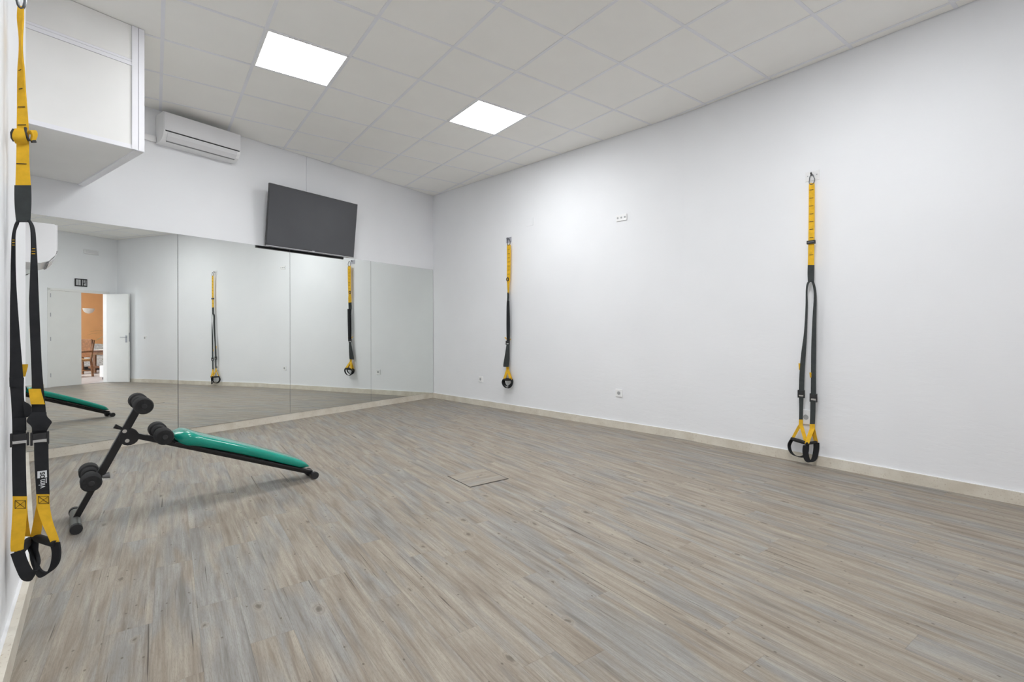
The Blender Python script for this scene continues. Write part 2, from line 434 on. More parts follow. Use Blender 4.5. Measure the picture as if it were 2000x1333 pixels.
# ------------------------------------------------------------------ skirting
def skirting(name, pts, h=0.08, th=BT, label=None):
    mb = MB(); inn = []
    for i, p in enumerate(pts):
        ts = []
        if i > 0: ts.append((p-pts[i-1]).normalized())
        if i < len(pts)-1: ts.append((pts[i+1]-p).normalized())
        t = sum(ts, V2(0,0)).normalized(); inn.append(p + V2(-t.y, t.x)*th)
    for i in range(len(pts)-1): mb.prism([pts[i], pts[i+1], inn[i+1], inn[i]], 0.0, h)
    o = mb.build(name, M['marble']); tag(o, kind='structure', label=label)
    pe = MB()
    for i in range(len(pts)-1): pe.prism([pts[i], pts[i+1], pts[i+1]+(inn[i+1]-pts[i+1])*(0.010/th), pts[i]+(inn[i]-pts[i])*(0.010/th)], h, h+0.003)
    pe.build('painted_edge', M['white'], o); return o
skirting('baseboard_left', [C1 - tl1*0.014, L1, BL], 0.08, 0.032, 'pale speckled marble skirting under the bent side wall')
skirting('baseboard_right', [BR + tr2*0.02, B1, C0], 0.08, BT, 'pale speckled marble skirting under the long wall')
skirting('baseboard_front', [C0, C1], 0.08, BT, 'pale speckled marble skirting below the mirrors')
skirting('baseboard_back', [BL, bw(DL-0.06)], 0.08, BT, 'pale skirting beside the double door')

# ------------------------------------------------------------------ wall frames: local x along the wall, y into the room, z up
class Frame:
    def __init__(s, P, nin):                            # P a point on the plane, nin normal into the room
        s.P = P; s.n = nin; s.x = V2(nin.y, -nin.x); s.rz = math.atan2(s.x.y, s.x.x)
    def loc(s, px, py, off=0.0):                        # pixel on the plane at distance off from the wall -> local coordinates
        h = hit(px, s.P + s.n*off, s.n); return Vector(((h-s.P).dot(s.x), off, zat(py, h.y)))
    def root(s, name, a, z, off=0.0):
        p = s.P + s.x*a + s.n*off; return empty(name, (p.x, p.y, z), s.rz)
FM = Frame(PM, -nm); FR1 = Frame(B1, -perp(tr1)); FR2 = Frame(B1, -perp(tr2)); FL1 = Frame(L1, perp(tl1)); FL2 = Frame(L1, perp(tl2)); FB = Frame(BR, nb)

# ------------------------------------------------------------------ mirrors
xs0 = (C0-FM.P).dot(FM.x); xs1 = (C1-FM.P).dot(FM.x)
cuts = [xs0, None, None, None, xs1]
for k, px in ((1,724), (2,566), (3,347)): cuts[k] = FM.loc(px, 600, 0.006).x
MLAB = ['mirror panel against the bare corner of the long wall', 'mirror panel under the television and reflecting the folded strap set', 'mirror panel reflecting the strap set whose handles reach the skirting', 'mirror panel behind the sit-up bench, reflecting the double door']
for k in range(4):
    a, b = sorted((cuts[k], cuts[k+1]))
    if k == 0: a, b = (a + (0.006 if cuts[0] < cuts[1] else 0), b - (0 if cuts[0] < cuts[1] else 0.006))
    a += 0.0012; b -= 0.0012
    r = FM.root('mirror_panel', (a+b)/2, 0.08); w2 = (b-a)/2
    tag(r, 'tall frameless ' + MLAB[k], 'mirror', 'wall mirrors')
    ln = 0.0055 * 1.987; yw = 0.004 if k == 2 else 0.0
    def lean(mb): mb.v = [(x, y + ln*(1-z/1.987) + yw*(x/w2+1)*0.5, z+0.0032) for x, y, z in mb.v]; return mb
    lean(MB().box((-w2, 0.0005, 0.0), (w2, 0.0045, 1.987))).build('backing', M['greyslot'], r)
    lean(MB().box((-w2+0.0008, 0.0045, 0.0008), (w2-0.0008, 0.006, 1.9862))).build('glass', M['mirror'], r)

# ------------------------------------------------------------------ ceiling-hung box in the corner
BOXD, BOXZ = 1.44, 2.385
pc = fl(282, 297, BOXZ)                                 # its free lower corner
ax = (pc-FM.P).dot(FM.x); ay = (pc-FM.P).dot(FM.n); BOXD = ay
def left_x(yoff):                                       # left wall position along the mirror frame at distance yoff
    p = isect(FM.P + FM.n*yoff, FM.x, L1, tl1); return (p-FM.P).dot(FM.x)
r = FM.root('ceiling_box', ax, BOXZ); tag(r, 'large white panelled box hung from ceiling in the corner above the mirrors', 'enclosure')
hh = CH - 0.001 - BOXZ
sg = 1 if left_x(0.0) > ax else -1                      # direction of the left wall in local x
def lx(y): return (left_x(y) - ax) - sg*0.004
def quadslab(y0, y1, x0, x1a, x1b, z0, z1):             # x0 constant, far side follows the left wall
    poly = [(x0,y0),(x1a,y0),(x1b,y1),(x0,y1)]
    if sg < 0: poly = poly[::-1]
    return MB().prism(poly, z0, z1)
B = BOXD
quadslab(0.004, B-0.012, sg*0.012, lx(0.004), lx(B-0.012), 0.006, hh).build('core', M['board'], r)
zb = 3.0 - BOXZ
quadslab(B-0.012, B-0.004, sg*0.075, lx(B-.012), lx(B-.004), 0.03, zb-0.024).build('panel', M['board'], r)
quadslab(B-0.012, B-0.004, sg*0.075, lx(B-.012), lx(B-.004), zb+0.024, hh).build('panel', M['board'], r)
quadslab(B-0.012, B, sg*0.036, lx(B-.012), lx(B), 0.0, 0.03).build('profile', M['profile'], r)
quadslab(B-0.012, B, sg*0.036, lx(B-.012), lx(B), zb-0.022, zb+0.004).build('profile', M['profile'], r)
quadslab(B-0.012, B-0.001, sg*0.036, lx(B-.012), lx(B), zb+0.006, zb+0.022).build('profile', M['profile'], r)
for x0, x1 in ((0.0, 0.034), (0.037, 0.074)):
    a, b = sorted((sg*x0, sg*x1)); MB().box((a, B-0.014, 0.0), (b, B+0.002, hh)).build('corner_profile', M['profile'], r)
a, b = sorted((0.0, sg*0.012)); MB().box((a, 0.004, 0.0), (b, B-0.014, hh)).build('side_panel', M['board'], r)
a, b = sorted((0.0, sg*0.05)); MB().box((a, 0.004, -0.003), (b, B-0.002, 0.006)).build('edge_trim', M['profile'], r)

# ------------------------------------------------------------------ air conditioners
def air_conditioner(root, L, h, d):
    # local: x along the wall centred, y out of the wall, z up from the bottom; profile rounded at the lower front
    prof = [(0.0,0.0),(0.10*d/0.2,0.0),(0.155*d/0.2,0.022),(0.188*d/0.2,0.06),(d,0.085),(d,h-0.012),(d-0.012,h),(0.0,h)]
    MB().profile(prof[::-1], -L/2, L/2).build('body', M['white'], root, bevel=0.003)
    fp = [(d-0.004,0.097),(d+0.006,0.097),(d+0.006,h-0.006),(d-0.004,h-0.002)]
    MB().profile(fp[::-1], -L/2+0.003, L/2-0.003).build('front_panel', M['whitegloss'], root, bevel=0.002)
    MB().profile([(d-0.02,0.080),(d-0.02,0.099),(d+0.003,0.099),(d+0.003,0.086)], -L/2+0.014, L/2-0.014).build('air_slot', M['darkslot'], root)
    fl_ = [(0.150*d/0.2,0.014),(0.186*d/0.2,0.052),(d-0.002,0.080),(d+0.003,0.079),(0.190*d/0.2,0.048),(0.152*d/0.2,0.010)]
    MB().profile(fl_, -L/2+0.035, L/2-0.035).build('flap', M['whitegloss'], root)
    MB().profile([(0.135*d/0.2,0.004),(0.135*d/0.2,0.02),(0.153*d/0.2,0.02),(0.148*d/0.2,0.008)], -L/2+0.04, L/2-0.04).build('lower_slot', M['greyslot'], root)
p1 = FM.loc(319.5, 216.4, 0.2); p2 = FM.loc(470, 263.5, 0.2)
acL = abs(p2.x-p1.x); ach = 0.275
r = FM.root('air_conditioner', (p1.x+p2.x)/2, (p1.z+p2.z)/2 - ach, 0.003)
tag(r, 'white wall air conditioner with dark slot, high on the wall above the mirrors', 'air conditioner')
air_conditioner(r, acL, ach, 0.2)
# second unit low on the side wall, seen end-on next to the mirror edge
q1 = isect(V2(0,0), V2((57-CX)/F,1).normalized(), L1, tl1)
a_near = (q1-FL1.P).dot(FL1.x)
c2 = fl(60, 900)
dn = 3.42
pw = isect(V2(-9, dn), V2(1,0), L1, tl1); a_near = (pw-FL1.P).dot(FL1.x)
far_sign = 1 if (C1-FL1.P).dot(FL1.x) > 0 else -1
r = FL1.root('air_conditioner', a_near + far_sign*0.30, zat(512, dn), 0.004)
tag(r, 'white wall unit seen end-on beside the mirror edge, behind the large strap', 'air conditioner')
air_conditioner(r, 0.60, 0.29, 0.165)

# cable trunking on the mirror wall
def wall_box(name, fr, a0, a1, z0, z1, y0, y1, mat, label, cat, **kw):
    r = MB().box((-(a1-a0)/2, y0, 0), ((a1-a0)/2, y1, z1-z0)).build(name, mat, bevel=kw.get('bevel',0.002))
    p = fr.P + fr.x*((a0+a1)/2); r.location = (p.x, p.y, z0); r.rotation_euler = (0,0,fr.rz); tag(r, label, cat); return r
a = FM.loc(600.5, 340).x
wall_box('cable_trunking', FM, a-0.017, a+0.017, 2.55, CH-0.004, 0.0005, 0.014, M['wall'], 'thin vertical white cable trunking from ceiling down to the television', 'trunking')
a0, a1 = sorted((FM.loc(303, 270).x, (pc-FM.P).dot(FM.x) + sg*0.3))
zt = zat(270, 4.74)
wall_box('cable_trunking', FM, a0, a1, zt-0.028, zt+0.028, 0.0005, 0.03, M['white'], 'short horizontal white pipe trunking between air conditioner and corner box', 'trunking')

# ------------------------------------------------------------------ television
e = FM.loc(519, 480, 0.13); e2 = FM.loc(691, 504, 0.13); tp = FM.loc(527, 357, 0.215)
tw = abs(e2.x-e.x); th_ = math.hypot(tp.z-e.z, 0.085); tilt = math.atan2(0.085, tp.z-e.z)
r = FM.root('television', (e.x+e2.x)/2, (e.z+e2.z)/2, 0.13)
tag(r, 'large dark flat television tilted forward above the mirrors', 'television')
tv = empty('display', (0,0,0), 0, r); tv.rotation_euler = (-tilt, 0, 0)
bpy.data.objects.remove(tv)
ct, st = math.cos(tilt), math.sin(tilt)
def tl(mb):                                             # tilt about the lower edge
    mb.v = [(x, y*ct + z*st, -y*st + z*ct) for x, y, z in mb.v]; return mb
tl(MB().box((-tw/2, -0.028, 0), (tw/2, -0.002, th_))).build('casing', M['bezel'], r, bevel=0.003)
tl(MB().box((-tw/2+0.008, -0.002, 0.018), (tw/2-0.008, 0.0, th_-0.008))).build('screen', M['screen'], r)
tl(MB().box((-tw/2+0.002, -0.004, 0.001), (tw/2-0.002, 0.001, 0.009))).build('lower_trim', M['silver'], r)
tl(MB().box((-0.016, 0.0, 0.009), (0.016, 0.002, 0.017))).build('badge', M['silver'], r)
tl(MB().box((-tw/2+0.2, -0.06, 0.12), (tw/2-0.2, -0.028, th_-0.2))).build('rear_housing', M['bezel'], r, bevel=0.005)
MB().box((-0.12, -0.129, 0.25), (0.12, -0.115, 0.45)).tube([(0,-0.12,0.35),(0,-0.02,0.36)], 0.02).build('wall_bracket', M['bezel'], r)

# ------------------------------------------------------------------ wall anchors, sockets and small plates
def screw(mb, x, y, z, r=0.004): return mb.tube([(x,y,z),(x,y+0.003,z)], r, 8)
def anchor(fr, a, z, w_, h_, label, mat, tilt=0.0):
    r = fr.root('wall_anchor', a, z); tag(r, label, 'wall anchor', 'strap anchors')
    MB().box((-w_/2, 0.0, -h_/2), (w_/2, 0.005, h_/2)).build('plate', mat, r, bevel=0.001)
    MB().tube([(0.0,0.004,0.0),(0.0,0.03,0.0),(0.0,0.042,0.012),(0.0,0.03,0.024),(0.0,0.016,0.014)], 0.004, 8).build('eye_hook', M['darksteel'], r, smooth=True)
    for sx in (-1, 1): screw(MB(), sx*w_*0.32, 0.004, 0.004).build('screw', M['steel'], r)
    return r
def plate(fr, px, py, w_, h_, label, name='wall_socket', kind='socket', dots=1, cat='socket', rot=0.0):
    p = fr.loc(px, py); r = fr.root(name, p.x, p.z); r.rotation_euler = (0, 0, fr.rz)
    tag(r, label, cat, 'wall sockets' if kind == 'socket' else None)
    MB().box((-w_/2, 0, -h_/2), (w_/2, 0.011, h_/2)).build('cover_plate', M['socket'], r, bevel=0.003)
    if kind == 'socket':
        MB().tube([(0,0.010,0.0),(0,0.013,0.0)], 0.020, 16).build('outlet', M['socketgrey'], r)
    elif kind == 'multi':
        for k in range(dots):
            x = (k-(dots-1)/2)*w_/dots
            MB().tube([(x,0.010,0),(x,0.013,0)], 0.011, 12).build('outlet', M['socketgrey'], r)
    return r
plate(FR1, 1209.5, 768, 0.085, 0.085, 'white socket low on the long wall between the two hanging straps')
plate(FR1, 939.5, 741, 0.085, 0.085, 'white socket low on the long wall near the mirror corner')
plate(FR2, 1575, 815, 0.085, 0.12, 'white socket low on the long wall behind the straps whose handles reach the skirting')
rr = plate(FR1, 1214.5, 425.5, 0.135, 0.07, 'small white three-hole outlet plate high on the long wall', kind='multi', dots=3, name='outlet_plate', cat='outlet')
p = FR1.loc(1035, 434); r = FR1.root('blank_plate', p.x, p.z); tag(r, 'blank wall-coloured cover plate high on the long wall beside the folded strap', 'cover plate')
MB().box((-0.06,0,-0.05),(0.06,0.004,0.05)).build('cover', M['wall'], r, bevel=0.001)

# ------------------------------------------------------------------ suspension straps
def stitched(mb, th=0.0016): return mb
class Strap:
    """pixel rows traced on the vertical plane the strap hangs in; local frame = that plane"""
    def __init__(s, fr, name, a, z, label, off):
        s.fr = fr; s.off = off; s.a0 = a; s.z0 = z
        s.r = fr.root(name, a, z); tag(s.r, label, 'exercise strap', 'hanging suspension straps')
    def p(s, px, py, o=0.0):
        q = s.fr.loc(px, py, s.off + o); return Vector((q.x - s.a0, q.y, q.z - s.z0))
    def rib(s, name, rows, mat, parent=None, th=0.003, o=0.0, k=4):
        rows = [tuple(r_) + ((0.0, 0.0) if len(r_) == 3 else ()) for r_ in rows]   # (xl, xr, y, off left, off right)
        if k and len(rows) > 2: rows = smoothpath(rows, k)
        mb = MB().ribbon([(s.p(x0, y, o+o0), s.p(x1, y, o+o1)) for x0, x1, y, o0, o1 in rows], th)
        return mb.build(name, mat, parent or s.r, smooth=True)
    def bar(s, x0, y0, x1, y1, h, o=0.0, th=0.0016):    # thin stitch line
        a, b = s.p(x0, y0, o), s.p(x1, y1, o); d = Vector((0,0,h))
        return MB().ribbon([(a-d, a+d), (b-d, b+d)], th)
    def block(s, x0, x1, y0, y1, o0, o1):
        a, b = s.p(x0, y1), s.p(x1, y0); lo, hi = min(a.x,b.x), max(a.x,b.x)
        return MB().box((lo, s.off+o0, min(a.z,b.z)), (hi, s.off+o1, max(a.z,b.z)))
    def carabiner(s, px, py0, py1, wpx, rad=0.004):
        A, Bm = s.p(px, py0), s.p(px, py1); cw = (s.p(px+wpx/2, py0)-s.p(px-wpx/2, py0)).length/2
        L = (A-Bm).length; c = (A+Bm)/2; r0 = cw
        pts = []
        for k in range(16):
            t = 2*math.pi*k/16; zz = math.cos(t); xx = math.sin(t)
            pts.append((c.x + xx*cw*(1.0 if zz < 0 else 0.8), c.y, c.z + zz*L/2))
        MB().tube(pts, rad, 8, closed=True).build('carabiner', M['darksteel'], s.r, smooth=True)
    def buckle(s, x0, x1, y0, y1, o=0.0):
        a, b = s.p(x0, y1, o), s.p(x1, y0, o); lo, hi = min(a.x,b.x), max(a.x,b.x); z0, z1 = min(a.z,b.z), max(a.z,b.z)
        y = s.off+o; tk = (hi-lo)*0.13
        mb = MB().box((lo,y-0.007,z0),(lo+tk,y+0.010,z1)).box((hi-tk,y-0.007,z0),(hi,y+0.010,z1)).box((lo+tk,y-0.005,z0+(z1-z0)*0.42),(hi-tk,y+0.011,z1-(z1-z0)*0.08))
        bk = mb.build('cam_buckle', M['rubber'], s.r, bevel=0.0015)
        MB().box((lo+tk,y-0.001,z0+(z1-z0)*0.2),(hi-tk,y+0.004,z0+(z1-z0)*0.38)).build('metal_bar', M['chrome'], bk)
    def handle(s, top, ends, loop, tubew, wvec, topw, endw):
        """top (px,py,xl,xr); ends: two (px,py,o); loop: foot loop points (px,py,o)"""
        for (ex, ey, eo), w_ in zip(ends, endw):
            xl, xr, ty = top
            s.rib('handle_strap', [(xl,xr,ty,0,0),(xl,xr,ty+(ey-ty)*0.22,0,0),(xl*0.75+(ex-w_/2)*0.25, xr*0.75+(ex+w_/2)*0.25, ty*0.6+ey*0.4, eo*.2, eo*.2), (ex-w_/2, ex+w_/2, ey, eo, eo)], M['yellow'], th=0.003, o=0.001*(1 if eo > 0 else -1))
        A, Bp = s.p(*ends[0]), s.p(*ends[1]); d = (Bp-A)
        MB().tube([A - d*0.06, A + d*0.06, A + d*0.5, Bp - d*0.06, Bp + d*0.06], [tubew*0.9, tubew, tubew*1.05, tubew, tubew*0.9], 14).build('grip', M['foam'], s.r, smooth=True)
        pts = smoothpath([tuple(s.p(*q)) for q in loop], 5)
        W = Vector(wvec)
        MB().ribbon([(Vector(q)-W, Vector(q)+W) for q in pts], 0.005).build('foot_loop', M['black'], s.r, smooth=True)

# --- nearer set on the long wall
pa = FR2.loc(1587, 344, 0.0)
anchor(FR2, pa.x, pa.z, 0.105, 0.078, 'white anchor plate of the strap set whose handles reach the skirting', M['white'])
s = Strap(FR2, 'suspension_strap', pa.x, pa.z, 'yellow and black suspension strap set on the long wall with handles reaching the skirting', 0.05)
s.carabiner(1585.5, 341, 361, 11)
ys = s.rib('anchor_strap', [(1581,1590,358),(1580,1591,364),(1579.5,1591,420),(1579,1590.5,470),(1578,1590,520)], M['yellow'], th=0.005)
for y in (371, 387, 402.5, 418, 433, 448, 464, 498): s.bar(1581, y+0.6, 1588.5, y-0.4, 0.0022, 0.0035).build('stitch', M['stitch'], ys)
bk = s.block(1576.5, 1592.5, 469, 478, -0.006, 0.014).build('adjustment_buckle', M['rubber'], s.r, bevel=0.002)
s.block(1578.5, 1590.5, 472, 474.5, 0.013, 0.0155).build('buckle_slot', M['greyslot'], bk)
s.rib('sleeve', [(1578,1590.3,518),(1577.6,1590,535),(1578.2,1589.6,551)], M['slate'], th=0.008)
s.rib('webbing', [(1579,1584,549,-.006,.012),(1575.5,1579,556,-.012,.012),(1574,1577,570,-.014,.012),(1573.5,1577.5,600,-.012,.012),(1570.5,1576,650,-.008,.008),(1565,1574,690,0,0),(1561.5,1571.5,730,0,0),(1560,1570.5,772,0,0)], M['slate'])
s.rib('webbing', [(1584,1589,549,0.01,-.006),(1588,1592.5,560,.01,-.006),(1589.5,1595,580,.008,-.006),(1587,1594.5,620,.003,0),(1584.5,1594,680,0,0),(1584,1593.5,730,0,0),(1583.5,1594,777,0,0)], M['slate'])
s.rib('pull_tab', [(1559.5,1563.5,710),(1560.5,1563,723)], M['yellow'], k=0); s.rib('pull_tab', [(1581,1585,728),(1582,1585,738)], M['yellow'], k=0)
s.buckle(1558.5, 1571.5, 763, 777); s.buckle(1582, 1596, 770, 785)
s.rib('webbing', [(1560.5,1569.5,774),(1561,1568.5,800),(1560.5,1568,822)], M['slate']); s.rib('webbing', [(1583,1593,781),(1582.5,1592.5,810),(1581.5,1591.5,830)], M['slate'])
s.handle((1560.5,1568,820), ((1547.5,858,-0.01),(1575,866,0.03)), [(1546,860,-0.01),(1541.5,870,-.01),(1544,882,0),(1552,890,.01),(1566,893,.02),(1575,886,.03),(1577,868,.03)], 0.015, (0.004,0.02,0.006), 8, (6,7))
s.handle((1581.5,1591.5,829), ((1576,867,0.06),(1594,864,-0.02)), [(1574,870,.06),(1573,882,.06),(1576,897,.05),(1583,903,.03),(1590,897,.0),(1594,880,-.02),(1594.5,866,-.02)], 0.011, (0.014,0.018,-0.002), 9, (8.5,7))

# --- further set on the long wall
pa = FR1.loc(994, 469, 0.0)
anchor(FR1, pa.x, pa.z, 0.10, 0.075, 'grey steel anchor plate holding the folded strap set close to the mirrors', M['greyplate'])
s = Strap(FR1, 'suspension_strap', pa.x, pa.z, 'yellow and black suspension strap set on the long wall near the mirrors, folded narrow', 0.045)
s.carabiner(993.5, 466, 480, 6)
ys = s.rib('anchor_strap', [(991,996,478),(990.3,997.3,483),(990.3,997.0,520),(990,996.2,552)], M['yellow'], th=0.005)
for y in (488, 496, 504, 512, 520, 528, 536): s.bar(991.5, y, 995.5, y-0.3, 0.002, 0.0035).build('stitch', M['stitch'], ys)
P = s.p(992, 546); MB().tube([(P.x+0.02*math.sin(t_*math.pi/6), P.y+0.006, P.z+0.022*math.cos(t_*math.pi/6)) for t_ in range(12)], 0.006, 8, closed=True).build('adjustment_buckle', M['rubber'], s.r, smooth=True)
s.rib('anchor_strap', [(990.5,995.5,548,0,0),(991,994.5,560,-.01,.01),(991.5,994,574,-.012,.012)], M['yellow'], th=0.005)
s.rib('sleeve', [(991.2,994,572,-.012,.012),(990.8,993.4,588,-.012,.012)], M['slate'], th=0.008, k=0)
s.rib('webbing', [(990.4,993.5,586,-.01,.01),(989.5,995,600,0,0),(989.3,995.3,640,0,0),(989.8,995,671,0,0)], M['black'])
s.rib('webbing', [(991.2,994.6,588,.01,.02),(990.6,995.8,630,.012,.012),(990.6,995.4,671,.010,.010)], M['black'])
s.rib('pull_tab', [(985,987.5,659),(989.5,990.5,664)], M['yellow'], k=0); s.rib('pull_tab', [(992.5,994.5,667),(997,998.5,662)], M['yellow'], k=0)
s.buckle(988.5, 994.8, 666, 674, 0.004)
s.rib('webbing', [(989.5,994.5,672),(986.5,994.5,692),(983.2,993.8,712),(983.5,993,717)], M['slate'], o=0.006)
s.rib('webbing', [(991,995,672),(991,995,700),(989.5,993.5,718)], M['black'])
s.handle((989,993.5,716), ((984.5,742,0.03),(997.5,742,0.03)), [(983.5,742,.03),(982,748,.03),(985,755,.03),(991,758.5,.03),(997,755,.03),(1000,748,.03),(998.5,742,.03)], 0.016, (0.002,0.018,0.004), 5, (4.5,4.5))
s.handle((989.5,994.0,717), ((986,741,0.0),(999,741,0.0)), [(985,741,0),(984.5,746,0),(987,752,0),(992,755,0),(997.5,752,0),(1000.5,746,0),(999.5,741,0)], 0.015, (0.002,0.016,0.004), 5, (4,4))

# --- large set on the side wall, hanging edge-on to the wall so that its face turns to the room
dv = V2((47-CX)/F, 1.0).normalized(); P0 = V2((47-CX)/F, 1.0)*1.70
FS = Frame(P0, -dv)
r_a = FL2.P; aw = (P0-FL2.P).dot(FL2.x)
anchor(FL2, aw, 2.30, 0.10, 0.075, 'steel anchor plate of the large strap set, high on the bent side wall', M['steel'])
zt = 2.30
s = Strap(FS, 'suspension_strap', 0.0, zt, 'large yellow and black suspension strap set on the bent side wall, twisted at its top', 0.0)
s.carabiner(41, -30, 17, 15, 0.0045)
ys = s.rib('anchor_strap', [(34,47,12,0,0),(34,46,36,-.006,.006),(38,43.5,70,-.017,.017),(38,43.5,104,-.017,.017),(35.5,47,137,-.012,.012),(34.5,49.5,173,-.008,.008),(33.5,53,209,-.003,.003),(32.5,56,245,0,0),(32,57,288,0,0),(31.2,57.8,324,0,0),(30,60.5,364,0,0)], M['yellow'], th=0.005, k=5)
for y, x0, x1, d0 in ((136,36,46,-5),(173,36.5,48,-3),(209,34.5,49,0),(244,34.5,51,0),(279,32.5,50,1),(320,32,52,1)): s.bar(x0, y-d0*0.4, x1, y+d0*0.4, 0.0013, 0.0045).build('stitch', M['stitch'], ys)
s.rib('strap_loop', [(29,47,252,.010,.016),(24.5,49,262,.022,.028),(24.5,51,270,.022,.028),(30,54,280,.008,.010)], M['yellow'], th=0.004)
A = [s.p(22.5,256,.004), s.p(22,264,.004), s.p(25,274,.004)]; 
ab = MB().tube([s.p(50,250,.012), s.p(49,258,.02), s.p(52,268,.02), s.p(57,275,.012)], 0.0045, 10).tube([s.p(27,253,.01), s.p(23,260,.014), s.p(24,270,.014), s.p(28,276,.01)], 0.0045, 10).build('adjustment_buckle', M['rubber'], s.r, smooth=True)
s.rib('strap_tail', [(54,66,262,.012,.004),(58,70,256,.020,.004),(62,72,264,.016,.0),(60,68,275,.012,.0)], M['yellow'], th=0.006)
s.rib('tail_end', [(60,68.5,274,.012,.002),(62.5,71,279,.010,.002)], M['rubber'], th=0.006, k=0)
s.rib('sleeve', [(28,61,362.5),(28,61.5,390),(29,61,410),(31.5,59.5,434)], M['slate'], th=0.009)
s.rib('webbing', [(33,38,431,-.006,.006),(29,35.5,439,-.008,.010),(26,31,450,-.01,.012),(23.5,29.4,465,-.012,.012),(22.7,29.5,490,-.010,.010),(21.6,30,520,-.006,.006),(20.3,32.2,560,0,0),(19.3,34.8,600,0,0),(19,42.5,700,0,0),(18.3,46,742,0,0),(21,47,775,0,0),(23.5,50,820,0,0),(24,51,850,0,0)], M['black'], k=3)
for y in (469, 474, 479): s.bar(23.8, y, 28.6, y, 0.0009, 0.012).build('stitch', M['yellow'], s.r)
s.rib('webbing', [(54,59.5,431,.006,-.006),(58.5,65,440,.010,-.010),(60.5,68.6,455,.010,-.010),(61,70.6,484,.008,-.008),(60,72.6,508,.004,-.004),(57.6,75,560,0,0),(56.7,76.7,600,0,0),(60.3,81,700,0,0),(62,84.5,750,0,0),(61.5,89.5,800,0,0),(62.5,92,850,0,0)], M['black'], k=3)
for y in (486, 491, 496): s.bar(61.8, y, 68.8, y, 0.0009, 0.007).build('stitch', M['yellow'], s.r)
s.rib('pull_tab', [(42,55,712,-.012,-.012),(43,54.5,717,-.012,-.012),(44.5,49.5,736,-.012,-.012)], M['yellow'], k=0)
s.rib('webbing_sleeve', [(18,47,738),(18.5,46.5,756)], M['black'], th=0.009, k=0)
s.rib('strap_fold', [(46,48,785,.004,.004),(46,57,790,.006,.012),(47,62,799,.008,.016),(48,60,810,.008,.012),(49,54,815,.004,.006)], M['black'], th=0.004)
s.rib('webbing_sleeve', [(23.5,51.5,816),(24,51.8,841)], M['black'], th=0.010, k=0)
s.rib('pull_tab', [(55.5,79.8,760),(56,80.5,765),(60,87.8,790)], M['yellow'], th=0.004, o=0.006, k=0)
s.rib('strap_fold', [(62,91,806,.008,.010),(56,92,814,.016,.014),(52,101,824,.018,.012),(60,97,832,.016,.012),(65,92,841,.008,.010)], M['black'], th=0.004)
s.buckle(19.3, 57, 844, 874); s.buckle(59, 96, 842, 871)
s.rib('webbing', [(23,50.5,866),(23,50.5,900),(24.5,52.5,972)], M['black'], th=0.004)
wb = s.rib('webbing', [(66.5,94.6,864),(67,95,900),(70.8,97,968)], M['black'], th=0.004)
s.rib('handle_strap', [(24.5,53.3,970,0,0),(24.5,53,992,0,0),(22.5,50.5,1030,.008,.008),(20.3,46.5,1066,.018,.018),(21,46,1078,.02,.02)], M['yellow'], th=0.004, o=0.002)
s.rib('handle_strap', [(30,53,985,-.004,-.004),(36,55,1015,-.02,-.02),(42,60,1048,-.04,-.04)], M['yellow'], th=0.004)
s.rib('handle_strap', [(71,96.6,966,0,0),(72,97.5,990,0,0),(81,103.5,1020,.008,.008),(94,114,1050,.018,.018),(99,116,1062,.02,.02)], M['yellow'], th=0.004, o=0.002)
s.rib('handle_strap', [(71.5,90,985,-.004,-.004),(66,85,1015,-.02,-.02),(59,79,1049,-.04,-.04)], M['yellow'], th=0.004)
def boxx(x0, x1, x2, x3, y0, y1, o):                    # stitched square with a cross
    mb = MB()
    for a, b in (((x0,y0),(x1,y0)), ((x2,y1),(x3,y1)), ((x0,y0),(x2,y1)), ((x1,y0),(x3,y1)), ((x0,y0),(x3,y1)), ((x1,y0),(x2,y1))):
        mb.tube([s.p(a[0],a[1],o), s.p(b[0],b[1],o)], 0.0007, 5)
    mb.build('stitch', M['stitch'], s.r)
boxx(29.5, 50, 29.3, 50, 978, 994, 0.0045); boxx(74.5, 95, 75.5, 95.5, 970, 984, 0.0045)
def grip_and_loop(A, Bp, loop, W, rad):
    A, Bp = s.p(*A), s.p(*Bp); d = Bp-A
    MB().tube([A - d*0.05, A + d*0.05, A + d*0.5, Bp - d*0.05, Bp + d*0.05], [rad*0.85, rad, rad*1.05, rad, rad*0.85], 14).build('grip', M['foam'], s.r, smooth=True)
    rows = smoothpath([tuple(s.p(*q[:3])) + tuple(q[3]) for q in loop], 5)
    MB().ribbon([(Vector(q[:3])-Vector(q[3:]), Vector(q[:3])+Vector(q[3:])) for q in rows], 0.006).build('foot_loop', M['black'], s.r, smooth=True)
xs = 1.0 if (s.p(60,600).x - s.p(50,600).x) > 0 else -1.0
grip_and_loop((36,1082,.02), (57,1056,-.06), [(34,1078,.022,(xs*.0165,.0,.004)),(42,1102,.026,(xs*.0155,-.002,.006)),(54,1124,.02,(xs*.0135,-.006,.010)),(68,1122,-.01,(xs*.009,-.012,.012)),(72,1100,-.04,(xs*.008,-.014,.004)),(63,1070,-.06,(xs*.010,-.012,0)),(57,1054,-.06,(xs*.012,-.010,0))], None, 0.013)
grip_and_loop((70,1050,-.045), (106,1062,.02), [(107,1060,.022,(xs*.012,.012,.0)),(110.5,1080,.022,(xs*.010,.014,.002)),(107,1102,.016,(xs*.010,.014,.006)),(96,1118,.0,(xs*.008,.014,.010)),(80,1122,-.03,(xs*.006,.014,.012)),(68,1100,-.05,(xs*.008,.014,.0)),(66,1070,-.05,(xs*.010,.012,0)),(68,1048,-.045,(xs*.010,.012,0))], None, 0.013)
